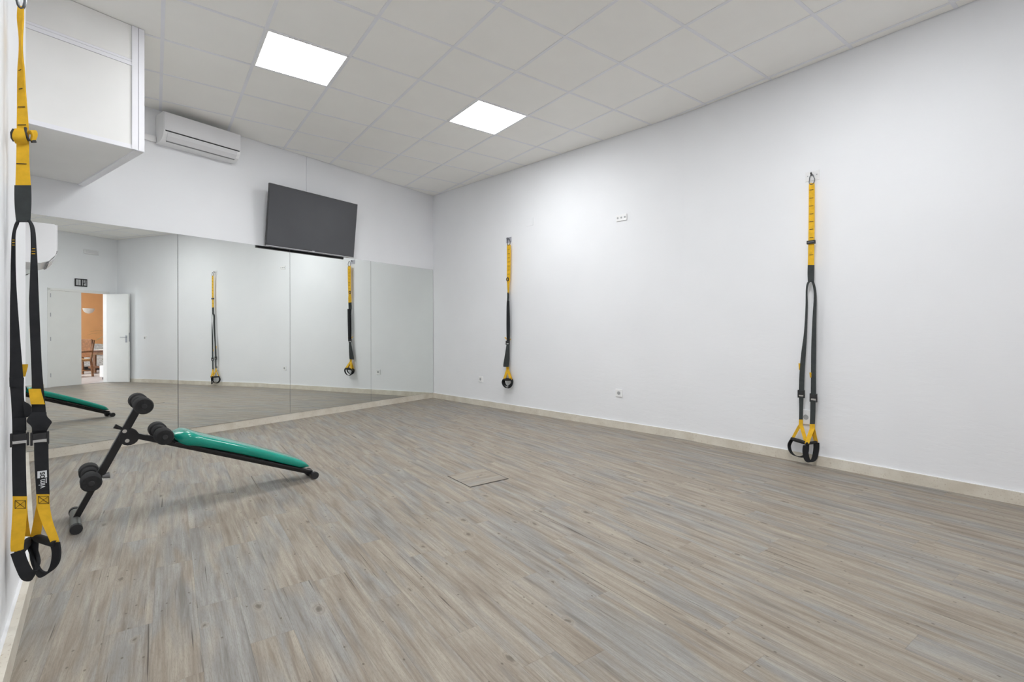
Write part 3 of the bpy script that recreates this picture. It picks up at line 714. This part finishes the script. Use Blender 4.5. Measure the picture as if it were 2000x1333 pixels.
# printed logo on the webbing: runs upwards
def text_mesh(name, body, size, mat, parent, loc, rot, depth=0.0004, bold=0.0, length=0.03, height=0.02):
    cu = bpy.data.curves.new(name, 'FONT'); cu.body = body; cu.size = size; cu.extrude = depth; cu.offset = bold; cu.align_x = 'LEFT'
    ob = bpy.data.objects.new(name+'_tmp', cu); COL.objects.link(ob)
    dg = bpy.context.evaluated_depsgraph_get(); me = bpy.data.meshes.new_from_object(ob.evaluated_get(dg))
    bpy.data.objects.remove(ob); bpy.data.curves.remove(cu); me.materials.clear(); me.materials.append(mat); me.name = name
    xs_ = [v.co.x for v in me.vertices]; ys_ = [v.co.y for v in me.vertices]; x_0, x_1 = min(xs_), max(xs_)
    for v in me.vertices: v.co.x = (v.co.x-x_0)*length/(x_1-x_0); v.co.y = v.co.y*height/max(ys_)
    o = link(name, me, parent); o.matrix_local = Matrix.Translation(loc) @ rot; return o
# letters read upwards: text x axis = up, text y axis = towards picture left
ux = Vector((0,0,1)); uy = Vector((-xs,0,0)); uz = ux.cross(uy)
RT = Matrix((ux, uy, uz)).transposed().to_4x4()
zo = 0.0035 if uz.y > 0 else 0.0035
MB().add([s.p(73,935.2,zo), s.p(92,933,zo), s.p(91.5,919,zo), s.p(73,921.5,zo)], [(0,1,2,3)]).build('logo_patch', M['print_w'], wb)
hgt = (s.p(79,940)-s.p(87.5,940)).length
pxm = (s.p(80,950)-s.p(80,930)).length/20
text_mesh('logo_text', 'vim', 0.03, M['print_w'], wb, s.p(88,953.5,zo), RT, length=17.5*pxm, height=hgt*1.45, bold=0.0003)
text_mesh('logo_text', 'os', 0.03, M['print_k'], wb, s.p(87.5,934.5,zo+0.0006), RT, length=12.5*pxm, height=hgt*1.12, bold=0.0003)
MB().add([s.p(89.3,944,zo), s.p(91.2,944,zo), s.p(91.2,934.5,zo), s.p(89.3,934.5,zo)], [(0,1,2,3)]).build('logo_line', M['print_w'], wb)

# ------------------------------------------------------------------ sit-up bench
A = V2(-2.455, 2.735); ub = dirv(47.0)
r = empty('sit_up_bench', (A.x, A.y, 0), math.atan2(ub.y, ub.x)); tag(r, 'black steel sit-up bench with glossy teal pad and foam rollers', 'exercise bench')
def R3(pts): return pts
bb = MB().tube([(0,-0.17,0.026),(0,0.17,0.026)], 0.024, 16).build('foot_bar', M['greytube'], r, smooth=True)
for sy in (-1, 1): MB().tube([(0,sy*0.152,0.027),(0,sy*0.182,0.027)], 0.027, 16).build('end_cap', M['rubber'], bb, smooth=True)
def beam(p, q, hw, ht):                                 # rectangular tube in the xz plane
    p, q = Vector(p), Vector(q); t = (q-p).normalized(); n = Vector((-t.z,0,t.x))
    secs = []
    mb = MB(); vs = []
    for c in (p, q):
        for sy, sn in ((-1,-1),(1,-1),(1,1),(-1,1)): vs.append(c + Vector((0,sy*hw,0)) + n*(sn*ht))
    return mb.add(vs, [(3,2,1,0),(4,5,6,7),(0,1,5,4),(1,2,6,5),(2,3,7,6),(3,0,4,7)])
top = Vector((0.292,0,0.655)); base = Vector((0.0,0,0.035)); pdv = (top-base)
def on(t): return base + pdv*t
beam(on(0.0), on(0.45), 0.015, 0.015).build('inner_post', M['blackpaint'], r, bevel=0.003)
beam(on(0.36), on(0.98), 0.020, 0.020).build('post', M['blackpaint'], r, bevel=0.004)
def rollers(c, name='foam_roller', L=0.178, rad=0.047, gap=0.022, tilt=0.0):
    c = Vector(c)
    MB().tube([(c.x,-L-0.004,c.z),(c.x,L+0.004,c.z)], 0.012, 10).build('roller_bar', M['blackpaint'], r, smooth=True)
    for sy in (-1, 1):
        prof = [(gap,0.033),(gap+0.010,0.037),(L-0.098,0.038),(L-0.090,rad),(L-0.010,rad),(L,rad-0.006)]
        fr_ = MB().tube([(c.x,sy*a,c.z) for a, _ in prof], [b for _, b in prof], 20).build('foam_roller', M['foam'], r, smooth=True)
        MB().tube([(c.x,sy*(L-0.001),c.z),(c.x,sy*(L+0.006),c.z)], [0.016,0.012], 12).build('end_plug', M['rubber'], fr_, smooth=True)
rollers(on(1.0)); low = on(0.355); rollers(low+Vector((-0.042,0,0.004)))
MB().box((low.x-0.05,-0.012,low.z-0.014),(low.x+0.005,0.012,low.z+0.02)).build('roller_mount', M['blackpaint'], r, bevel=0.003)
hz = on(0.735)
hinge = Vector((hz.x+0.02,0,hz.z-0.01)); tail = Vector((1.31,0,0.035))
rail0 = Vector((hz.x,0,hz.z-0.005)); rv = tail-rail0; rt = rv.normalized(); rn = Vector((-rt.z,0,rt.x))
beam(rail0, tail, 0.019, 0.016).build('rail', M['blackpaint'], r, bevel=0.003)
hp = MB()
for sy in (-1, 1): hp.tube([(hz.x+0.022,sy*0.021,hz.z-0.03),(hz.x+0.022,sy*0.027,hz.z-0.03)], 0.048, 18)
hb = hp.build('hinge_plate', M['blackpaint'], r, smooth=True)
for dx, dz in ((0.0,0.01),(0.012,-0.048)):
    MB().tube([(hz.x+dx,-0.034,hz.z+dz),(hz.x+dx,0.034,hz.z+dz)], 0.011, 12).build('bolt', M['chrome'], hb, smooth=True)
MB().tube([on(0.77)+Vector((-0.02,0,0)), on(0.77)+Vector((-0.055,0,0.02))], [0.008,0.014], 10).build('lock_pin', M['blackpaint'], r, smooth=True)
MB().tube([low+Vector((0.012,-0.01,-0.005)), low+Vector((0.045,-0.01,-0.002))], [0.012,0.019], 12).build('knob', M['greyslot'], r, smooth=True)
kc = rail0 + rv*0.145 + rn*0.045; rollers(kc)
# cushion: rounded, tapering to its foot
pm = []; NS, NC = 22, 20
vs, fs = [], []
for i in range(NS+1):
    t = i/NS; st_ = 0.195 + (0.95-0.195)*t
    c = rail0 + rv*st_
    endf = min(1.0, (math.sin(min(t/0.07,1)*math.pi/2))**0.7 if t < 0.07 else 1.0, (math.sin(min((1-t)/0.09,1)*math.pi/2))**0.7 if t > 0.91 else 1.0)
    endf = max(endf, 0.12)
    hw_ = (0.135 - 0.03*t)*max(endf, 0.55); ht_ = (0.036 - 0.008*t + 0.010*math.exp(-((t-0.06)/0.07)**2))*endf
    mid = c + rn*(0.018 + 0.034 - 0.008*t + 0.012*math.sin(math.pi*t))
    for k in range(NC):
        a = 2*math.pi*k/NC; ca, sa = math.cos(a), math.sin(a)
        y = hw_*math.copysign(abs(ca)**0.45, ca); n_ = ht_*math.copysign(abs(sa)**0.6, sa)
        vs.append(mid + Vector((0,y,0)) + rn*n_)
for i in range(NS):
    for k in range(NC): fs.append((i*NC+k, i*NC+(k+1)%NC, (i+1)*NC+(k+1)%NC, (i+1)*NC+k))
fs += [list(range(NC))[::-1], list(range(NS*NC, NS*NC+NC))]
MB().add(vs, fs).build('pad', M['teal'], r, smooth=True)
bd = MB(); q0 = rail0 + rv*0.21 + rn*0.018; q1 = rail0 + rv*0.95 + rn*0.018
beam(q0, q1, 0.105, 0.006).build('pad_board', M['blackpaint'], r, bevel=0.002)
ft = MB().tube([(tail.x,-0.06,0.027),(tail.x,0.06,0.027)], 0.017, 14).build('rear_foot', M['blackpaint'], r, smooth=True)
for sy in (-1, 1): MB().tube([(tail.x,sy*0.052,0.026),(tail.x,sy*0.078,0.026)], 0.026, 16).build('foot_cap', M['rubber'], ft, smooth=True)

# ------------------------------------------------------------------ floor hatch
r = empty('floor_hatch', (HATCH_C.x, HATCH_C.y, 0.0005), math.atan2(GU.y, GU.x)); tag(r, 'square wood-look access cover set flush in the plank floor', 'floor hatch')
MB().box((-0.166,-0.166,0.0), (0.166,0.166,0.0008)).build('shadow_gap', M['darkslot'], r)
MB().box((-0.163,-0.158,0.0008), (0.158,0.163,0.003)).build('lid', M['plank'], r)
MB().tube([(0,0,0.003),(0,0,0.0042)], 0.011, 12).build('lift_point', M['greyslot'], r)

# ------------------------------------------------------------------ doorway, seen in the mirrors
def vray(px):                                           # ray of a mirrored pixel: origin, direction (unit depth)
    d = V2((px-CX)/F, 1.0); o = refl(V2(0,0)); return o, d - 2*d.dot(nm)*nm
def vback(px, off=0.0):
    o, d = vray(px); P = bw(0, off); t = (P-o).dot(nb)/d.dot(nb); return o + d*t, t
def vfloor(px, py, z=0.0):
    t = F*(CAMZ-z)/(py-YH); o, d = vray(px); return o + d*t
fr_ = FB.root('door_frame', (bw((DL+DR)/2)-FB.P).dot(FB.x), 0.0); fr_.name = 'door_1'
tag(fr_, kind='structure', label='white double door with one leaf open to an orange-walled hall')
dw = (DR-DL)/2; sgn = 1 if tb.dot(FB.x) > 0 else -1
for a, b in ((-dw, -dw+0.05), (dw-0.05, dw)): MB().box((a,-0.125,0),(b,0.012,DH)).build('jamb', M['doorpaint'], fr_, bevel=0.002)
MB().box((-dw,-0.125,DH-0.045),(dw,0.012,DH+0.005)).build('head_jamb', M['doorpaint'], fr_, bevel=0.002)
def du(u): return sgn*(u-(DL+DR)/2)
a, b = sorted((du(DL+0.05), du(-0.725)))
lf = MB().box((a+0.002,-0.035,0.008),(b,0.005,DH-0.05)).build('closed_leaf', M['doorpaint'], fr_, bevel=0.002)
for z in (0.25, 1.0, 1.5, 1.9): MB().tube([(du(DL+0.05),0.010,z-0.04),(du(DL+0.05),0.010,z+0.04)], 0.008, 8).build('hinge', M['steel'], lf)
hng = bw(DR-0.05, 0.012); lv, lt = vback(249); 
ld = (V2(*[0,0]) + dirv(2*35.754-92.0)).normalized()    # direction of the open leaf
lo = empty('open_leaf_pivot', (0,0,0)); bpy.data.objects.remove(lo)
ang = math.atan2(ld.y, ld.x) - FB.rz
def leaf(mb):
    c, s_ = math.cos(ang), math.sin(ang); hx, hy = du(DR-0.05), 0.016
    mb.v = [(hx + x*c - y*s_, hy + x*s_ + y*c, z) for x, y, z in mb.v]; return mb
LW = 0.51
ol = leaf(MB().box((0.0,-0.02,0.008),(LW,0.02,DH-0.05))).build('open_leaf', M['doorpaint'], fr_, bevel=0.002)
for sy in (-1, 1):
    leaf(MB().tube([(LW-0.05,sy*0.018,1.02),(LW-0.05,sy*0.055,1.02),(LW-0.06,sy*0.062,1.02),(LW-0.16,sy*0.062,1.02)], 0.009, 8).box((LW-0.07,min(sy*0.018,sy*0.026),0.90),(LW-0.03,max(sy*0.018,sy*0.026),1.06))).build('door_handle', M['steel'], ol, smooth=False)
leaf(MB().box((LW-0.004,-0.012,0.92),(LW+0.003,0.012,1.12))).build('lock_plate', M['steel'], ol)
# sign and emergency lamp above the door
def on_back(px0, px1, py0, py1):
    A_, ta = vback(px0); B_, tb_ = vback(px1); pm_ = (A_+B_)/2; tt = (ta+tb_)/2
    return (pm_-FB.P).dot(FB.x), (A_-B_).length, zat(py1, tt), zat(py0, tt)
a, wd, z0, z1 = on_back(145.5, 169.5, 537, 552)
r = FB.root('exit_sign', a, z0); tag(r, 'small dark framed sign with pale symbols above the double door, in the mirror', 'sign')
MB().box((-wd/2,0,0),(wd/2,0.02,z1-z0)).build('panel', M['rubber'], r, bevel=0.002)
hs = z1-z0
for x0, x1 in ((-0.42,-0.24),(-0.22,-0.06)): MB().box((x0*wd,0.02,hs*.14),(x1*wd,0.022,hs*.86)).build('symbol', M['silver'], r)
for x0, x1, q0_, q1_ in ((0.06,0.12,.14,.86),(0.34,0.42,.14,.86),(0.18,0.28,.5,.85),(0.2,0.32,.15,.4)): MB().box((x0*wd,0.02,hs*q0_),(x1*wd,0.022,hs*q1_)).build('symbol', M['silver'], r)
a, wd, z0, z1 = on_back(163, 192, 476, 491)
r = FB.root('emergency_lamp', a, z0+0.02); tag(r, 'pale grey emergency lamp high above the double door, in the mirror', 'lamp')
MB().box((-wd/2,0,0),(wd/2,0.04,0.09)).build('housing', M['white'], r, bevel=0.008)
MB().box((-wd/2+0.02,0.04,0.015),(wd/2-0.02,0.046,0.075)).build('lens', M['whitegloss'], r, bevel=0.003)

# light switch on the long wall near the open door, seen only in the mirrors
o_, d_ = vray(283); n2 = FR2.n; t_ = (FR2.P-o_).dot(n2)/d_.dot(n2); sw = o_ + d_*t_
r = FR2.root('light_switch', (sw-FR2.P).dot(FR2.x), zat(653, t_)); tag(r, 'small white light switch on the long wall near the open door', 'switch')
MB().box((-0.04,0,-0.04),(0.04,0.010,0.04)).build('cover_plate', M['socket'], r, bevel=0.002); MB().box((-0.02,0.010,-0.025),(0.02,0.014,0.025)).build('rocker', M['socketgrey'], r, bevel=0.001)

# ------------------------------------------------------------------ hall beyond the door
HD = 6.0
def hp_(u, o): return bw(u, -0.12-o)
U0, U1 = -3.2, 6.5
hall = [hp_(U0,HD), hp_(U1,HD), hp_(U1,0.0), hp_(U0,0.0)]
if area(hall) < 0: hall.reverse()
tag(MB().prism(hall, -0.1, 0.0).build('floor_hall', M['hallfloor']), kind='structure', label='pale tiled floor of the hall beyond the door')
tag(MB().prism(hall, 3.0, 3.1).build('ceiling_hall', M['white']), kind='structure', label='white ceiling of the hall')
def slab(name, a, b, mat, label):
    t = (b-a).normalized(); n_ = V2(-t.y,t.x)*0.1; poly = [a, b, b+n_, a+n_]
    if area(poly) < 0: poly.reverse()
    tag(MB().prism(poly, 0, 3.0).build(name, mat), kind='structure', label=label)
slab('wall_hall_far', hp_(U0,HD), hp_(U1,HD), M['orange'], 'orange wall of the hall beyond the door')
slab('wall_hall_side', hp_(U1,0), hp_(U1,HD), M['orange'], 'side wall of the hall')
slab('wall_hall_window', hp_(U0,HD), hp_(U0,0), M['white'], 'hall wall with the daylight window')
# daylight window of the hall: a bright pane in a frame, plus the light it lets in
wn = empty('window_1', (0,0,0)); wp = hp_(U0+0.115, 3.0); wn.location = (wp.x, wp.y, 0.9); wn.rotation_euler = (0,0,math.atan2(tb.y,tb.x)); tag(wn, kind='structure', label='daylight window of the hall')
MB().box((0,-1.3,0),(0.02,1.3,1.6)).build('pane', emit('daylight_pane', (0.85,0.93,1.0,1), 10.0), wn)
for lo_, hi_ in (((0,-1.36,-0.06),(0.05,1.36,0)),((0,-1.36,1.6),(0.05,1.36,1.66)),((0,-1.36,0),(0.05,-1.3,1.6)),((0,1.3,0),(0.05,1.36,1.6)),((0.02,-0.02,0),(0.05,0.02,1.6))):
    MB().box(lo_, hi_).build('window_frame', M['white'], wn)
cl = hp_(0.8, 3.0); r = empty('hall_fill_light', (cl.x, cl.y, 2.985), math.atan2(tb.y,tb.x)); r.name = 'ceiling_light'  # unseen panel, added to light the hall and its orange wall
tag(r, 'added unseen lit panel on the hall ceiling, brightening the hall beyond the door', 'ceiling light')
MB().box((-0.3,-0.3,0),(0.3,0.3,0.014)).build('frame', M['white'], r); MB().box((-0.28,-0.28,-0.004),(0.28,0.28,0.0)).build('diffuser', emit('hall_fill_diffuser', (1,0.96,0.9,1), 115.0), r)
# wall lamp
o_, d_ = vray(169); Pw = hp_(0, HD); t_ = (Pw-o_).dot(nb)/d_.dot(nb); pw = o_ + d_*t_; zs = zat(593, t_); px_m = t_/F
r = empty('wall_lamp', (pw.x, pw.y, zs), FB.rz); tag(r, 'white half-bowl plaster wall lamp on the orange hall wall', 'wall lamp')
vs, fs = [], []; NR, NA = 6, 14; Rr = 14.5*px_m
for i in range(NR+1):
    ph = (i/NR)*math.pi/2
    for k in range(NA+1):
        a = math.pi*k/NA; vs.append((Rr*math.cos(ph)*math.cos(a), Rr*0.6*math.cos(ph)*math.sin(a)+0.001, -Rr*0.95*math.sin(ph)))
for i in range(NR):
    for k in range(NA): fs.append((i*(NA+1)+k, i*(NA+1)+k+1, (i+1)*(NA+1)+k+1, (i+1)*(NA+1)+k))
fs.append(list(range(NA+1)))
MB().add(vs, fs).build('bowl', M['sconce'], r, smooth=True)
MB().box((-Rr,0.0,0.0),(Rr,0.02,0.012)).build('rim', M['wicker'], r)

def place(px, py): return vfloor(px, py)
def facing(p):                                          # angle so that local -y looks at the doorway
    d = (bw((DL+DR)/2)-p).normalized(); return math.atan2(d.y, d.x) + math.pi/2
# wooden armchair with wicker seat
p = place(144, 728); r = empty('hall_armchair', (p.x,p.y,0), facing(p)+0.9); tag(r, 'brown wooden armchair with wicker seat in the hall, in the mirror', 'chair')
for sx in (-1,1):
    MB().tube([(sx*0.26,-0.24,0),(sx*0.25,-0.24,0.64)], 0.024, 8).build('leg', M['brown'], r)
    MB().tube([(sx*0.26,0.26,0),(sx*0.25,0.22,0.45),(sx*0.25,0.30,0.95)], 0.026, 8).build('leg', M['brown'], r)
    MB().tube([(sx*0.26,-0.26,0.64),(sx*0.26,0.24,0.66)], 0.026, 8).build('armrest', M['brown'], r)
MB().box((-0.26,-0.26,0.40),(0.26,0.24,0.46)).build('seat', M['wicker'], r, bevel=0.01)
MB().box((-0.25,0.235,0.50),(0.25,0.275,0.98)).build('backrest', M['brown'], r, bevel=0.02)
for sy in (-1,1): MB().tube([(-0.26,sy*0.24,0.15),(0.26,sy*0.24,0.15)], 0.016, 8).build('stretcher', M['brown'], r)
# round-edged wooden table
p = place(210, 720); r = empty('hall_table', (p.x,p.y,0), facing(p)+0.3); tag(r, 'dark wooden table with a pale cloth in the hall, in the mirror', 'table')
MB().box((-0.55,-0.4,0.62),(0.55,0.4,0.66)).build('tabletop', M['dkbrown'], r, bevel=0.006)
MB().box((-0.48,-0.34,0.53),(0.48,0.34,0.62)).build('apron', M['brown'], r)
for sx in (-1,1):
    for sy in (-1,1): MB().box((sx*0.46-0.035,sy*0.32-0.035,0),(sx*0.46+0.035,sy*0.32+0.035,0.62)).build('leg', M['brown'], r, bevel=0.006)
MB().box((-0.45,-0.03,0.14),(0.45,0.03,0.2)).build('stretcher', M['brown'], r)
o = MB().box((-0.28,-0.25,0),(0.28,0.25,0.006)).build('table_cloth', M['white']); o.location = (p.x,p.y,0.661); o.rotation_euler = (0,0,facing(p)+0.3); tag(o, 'small white cloth lying on the hall table', 'cloth')
# grey armchair with rounded back
p = place(183, 713); r = empty('hall_sofa', (p.x,p.y,0), facing(p)-0.15); tag(r, 'pale grey upholstered sofa with rounded back behind the hall table', 'sofa')
pts = [(-0.85,0.0),(0.85,0.0)] + [(0.85*math.cos(math.pi*k/14), 0.42+0.40*math.sin(math.pi*k/14)) for k in range(15)]
vs = [(x,0.30,z) for x,z in pts] + [(x,0.45,z) for x,z in pts]; n_ = len(pts)
MB().add(vs, [list(range(n_)), list(range(n_,2*n_))[::-1]] + [(i,(i+1)%n_,n_+(i+1)%n_,n_+i) for i in range(n_)]).build('backrest', M['greyfab'], r)
MB().box((-0.85,-0.35,0.12),(0.85,0.30,0.42)).build('seat', M['greyfab'], r, bevel=0.04)
for sx in (-1,1): 
    MB().box((min(sx*0.85,sx*1.0),-0.35,0.1),(max(sx*0.85,sx*1.0),0.42,0.58)).build('armrest', M['brown'], r, bevel=0.03)
    for sy in (-0.3,0.35): MB().box((sx*0.9-0.03,sy-0.03,0),(sx*0.9+0.03,sy+0.03,0.12)).build('leg', M['dkbrown'], r)
# yucca in a pot
p = place(221, 726.5); r = empty('potted_yucca', (p.x,p.y,0), 0); tag(r, 'tall potted plant with spiky green leaves in the hall, in the mirror', 'plant')
MB().tube([(0,0,0),(0,0,0.02),(0,0,0.3),(0,0,0.34)], [0.13,0.14,0.19,0.2], 18).build('pot', M['terracotta'], r, smooth=True)
MB().tube([(0,0,0.3),(0.02,0,0.7),(0.0,0.02,1.12)], [0.03,0.025,0.02], 8).build('stem', M['brown'], r, smooth=True)
rnd = random.Random(3)
for hz_, nl, ll in ((1.1, 22, 0.5), (0.62, 16, 0.42)):
    for k in range(nl):
        a = 2*math.pi*k/nl*1.618*4; el = rnd.uniform(-0.25, 1.2); L_ = ll*rnd.uniform(0.8,1.15); dx, dy = math.cos(a), math.sin(a)
        secs = []
        for q_ in range(5):
            t_ = q_/4; h_ = L_*t_; zz = hz_ + h_*math.sin(el) - 0.35*L_*t_*t_; rr_ = h_*math.cos(el)+0.01
            wv_ = 0.022*(1-t_)**0.7 + 0.002
            c_ = Vector((dx*rr_, dy*rr_, zz)); sd = Vector((-dy,dx,0))*wv_; secs.append((c_-sd, c_+sd))
        MB().ribbon(secs, 0.003).build('leaf', M['leaf'], r)
# small white cabinet on a dark foot just outside the door
p = place(211, 733); r = empty('white_pedestal', (p.x,p.y,0), FB.rz); tag(r, 'small white box on a dark foot just beyond the open door', 'box')
MB().box((-0.08,-0.08,0.0),(0.08,0.08,0.06)).build('foot', M['rubber'], r); MB().box((-0.12,-0.12,0.06),(0.12,0.12,0.34)).build('body', M['white'], r, bevel=0.01)
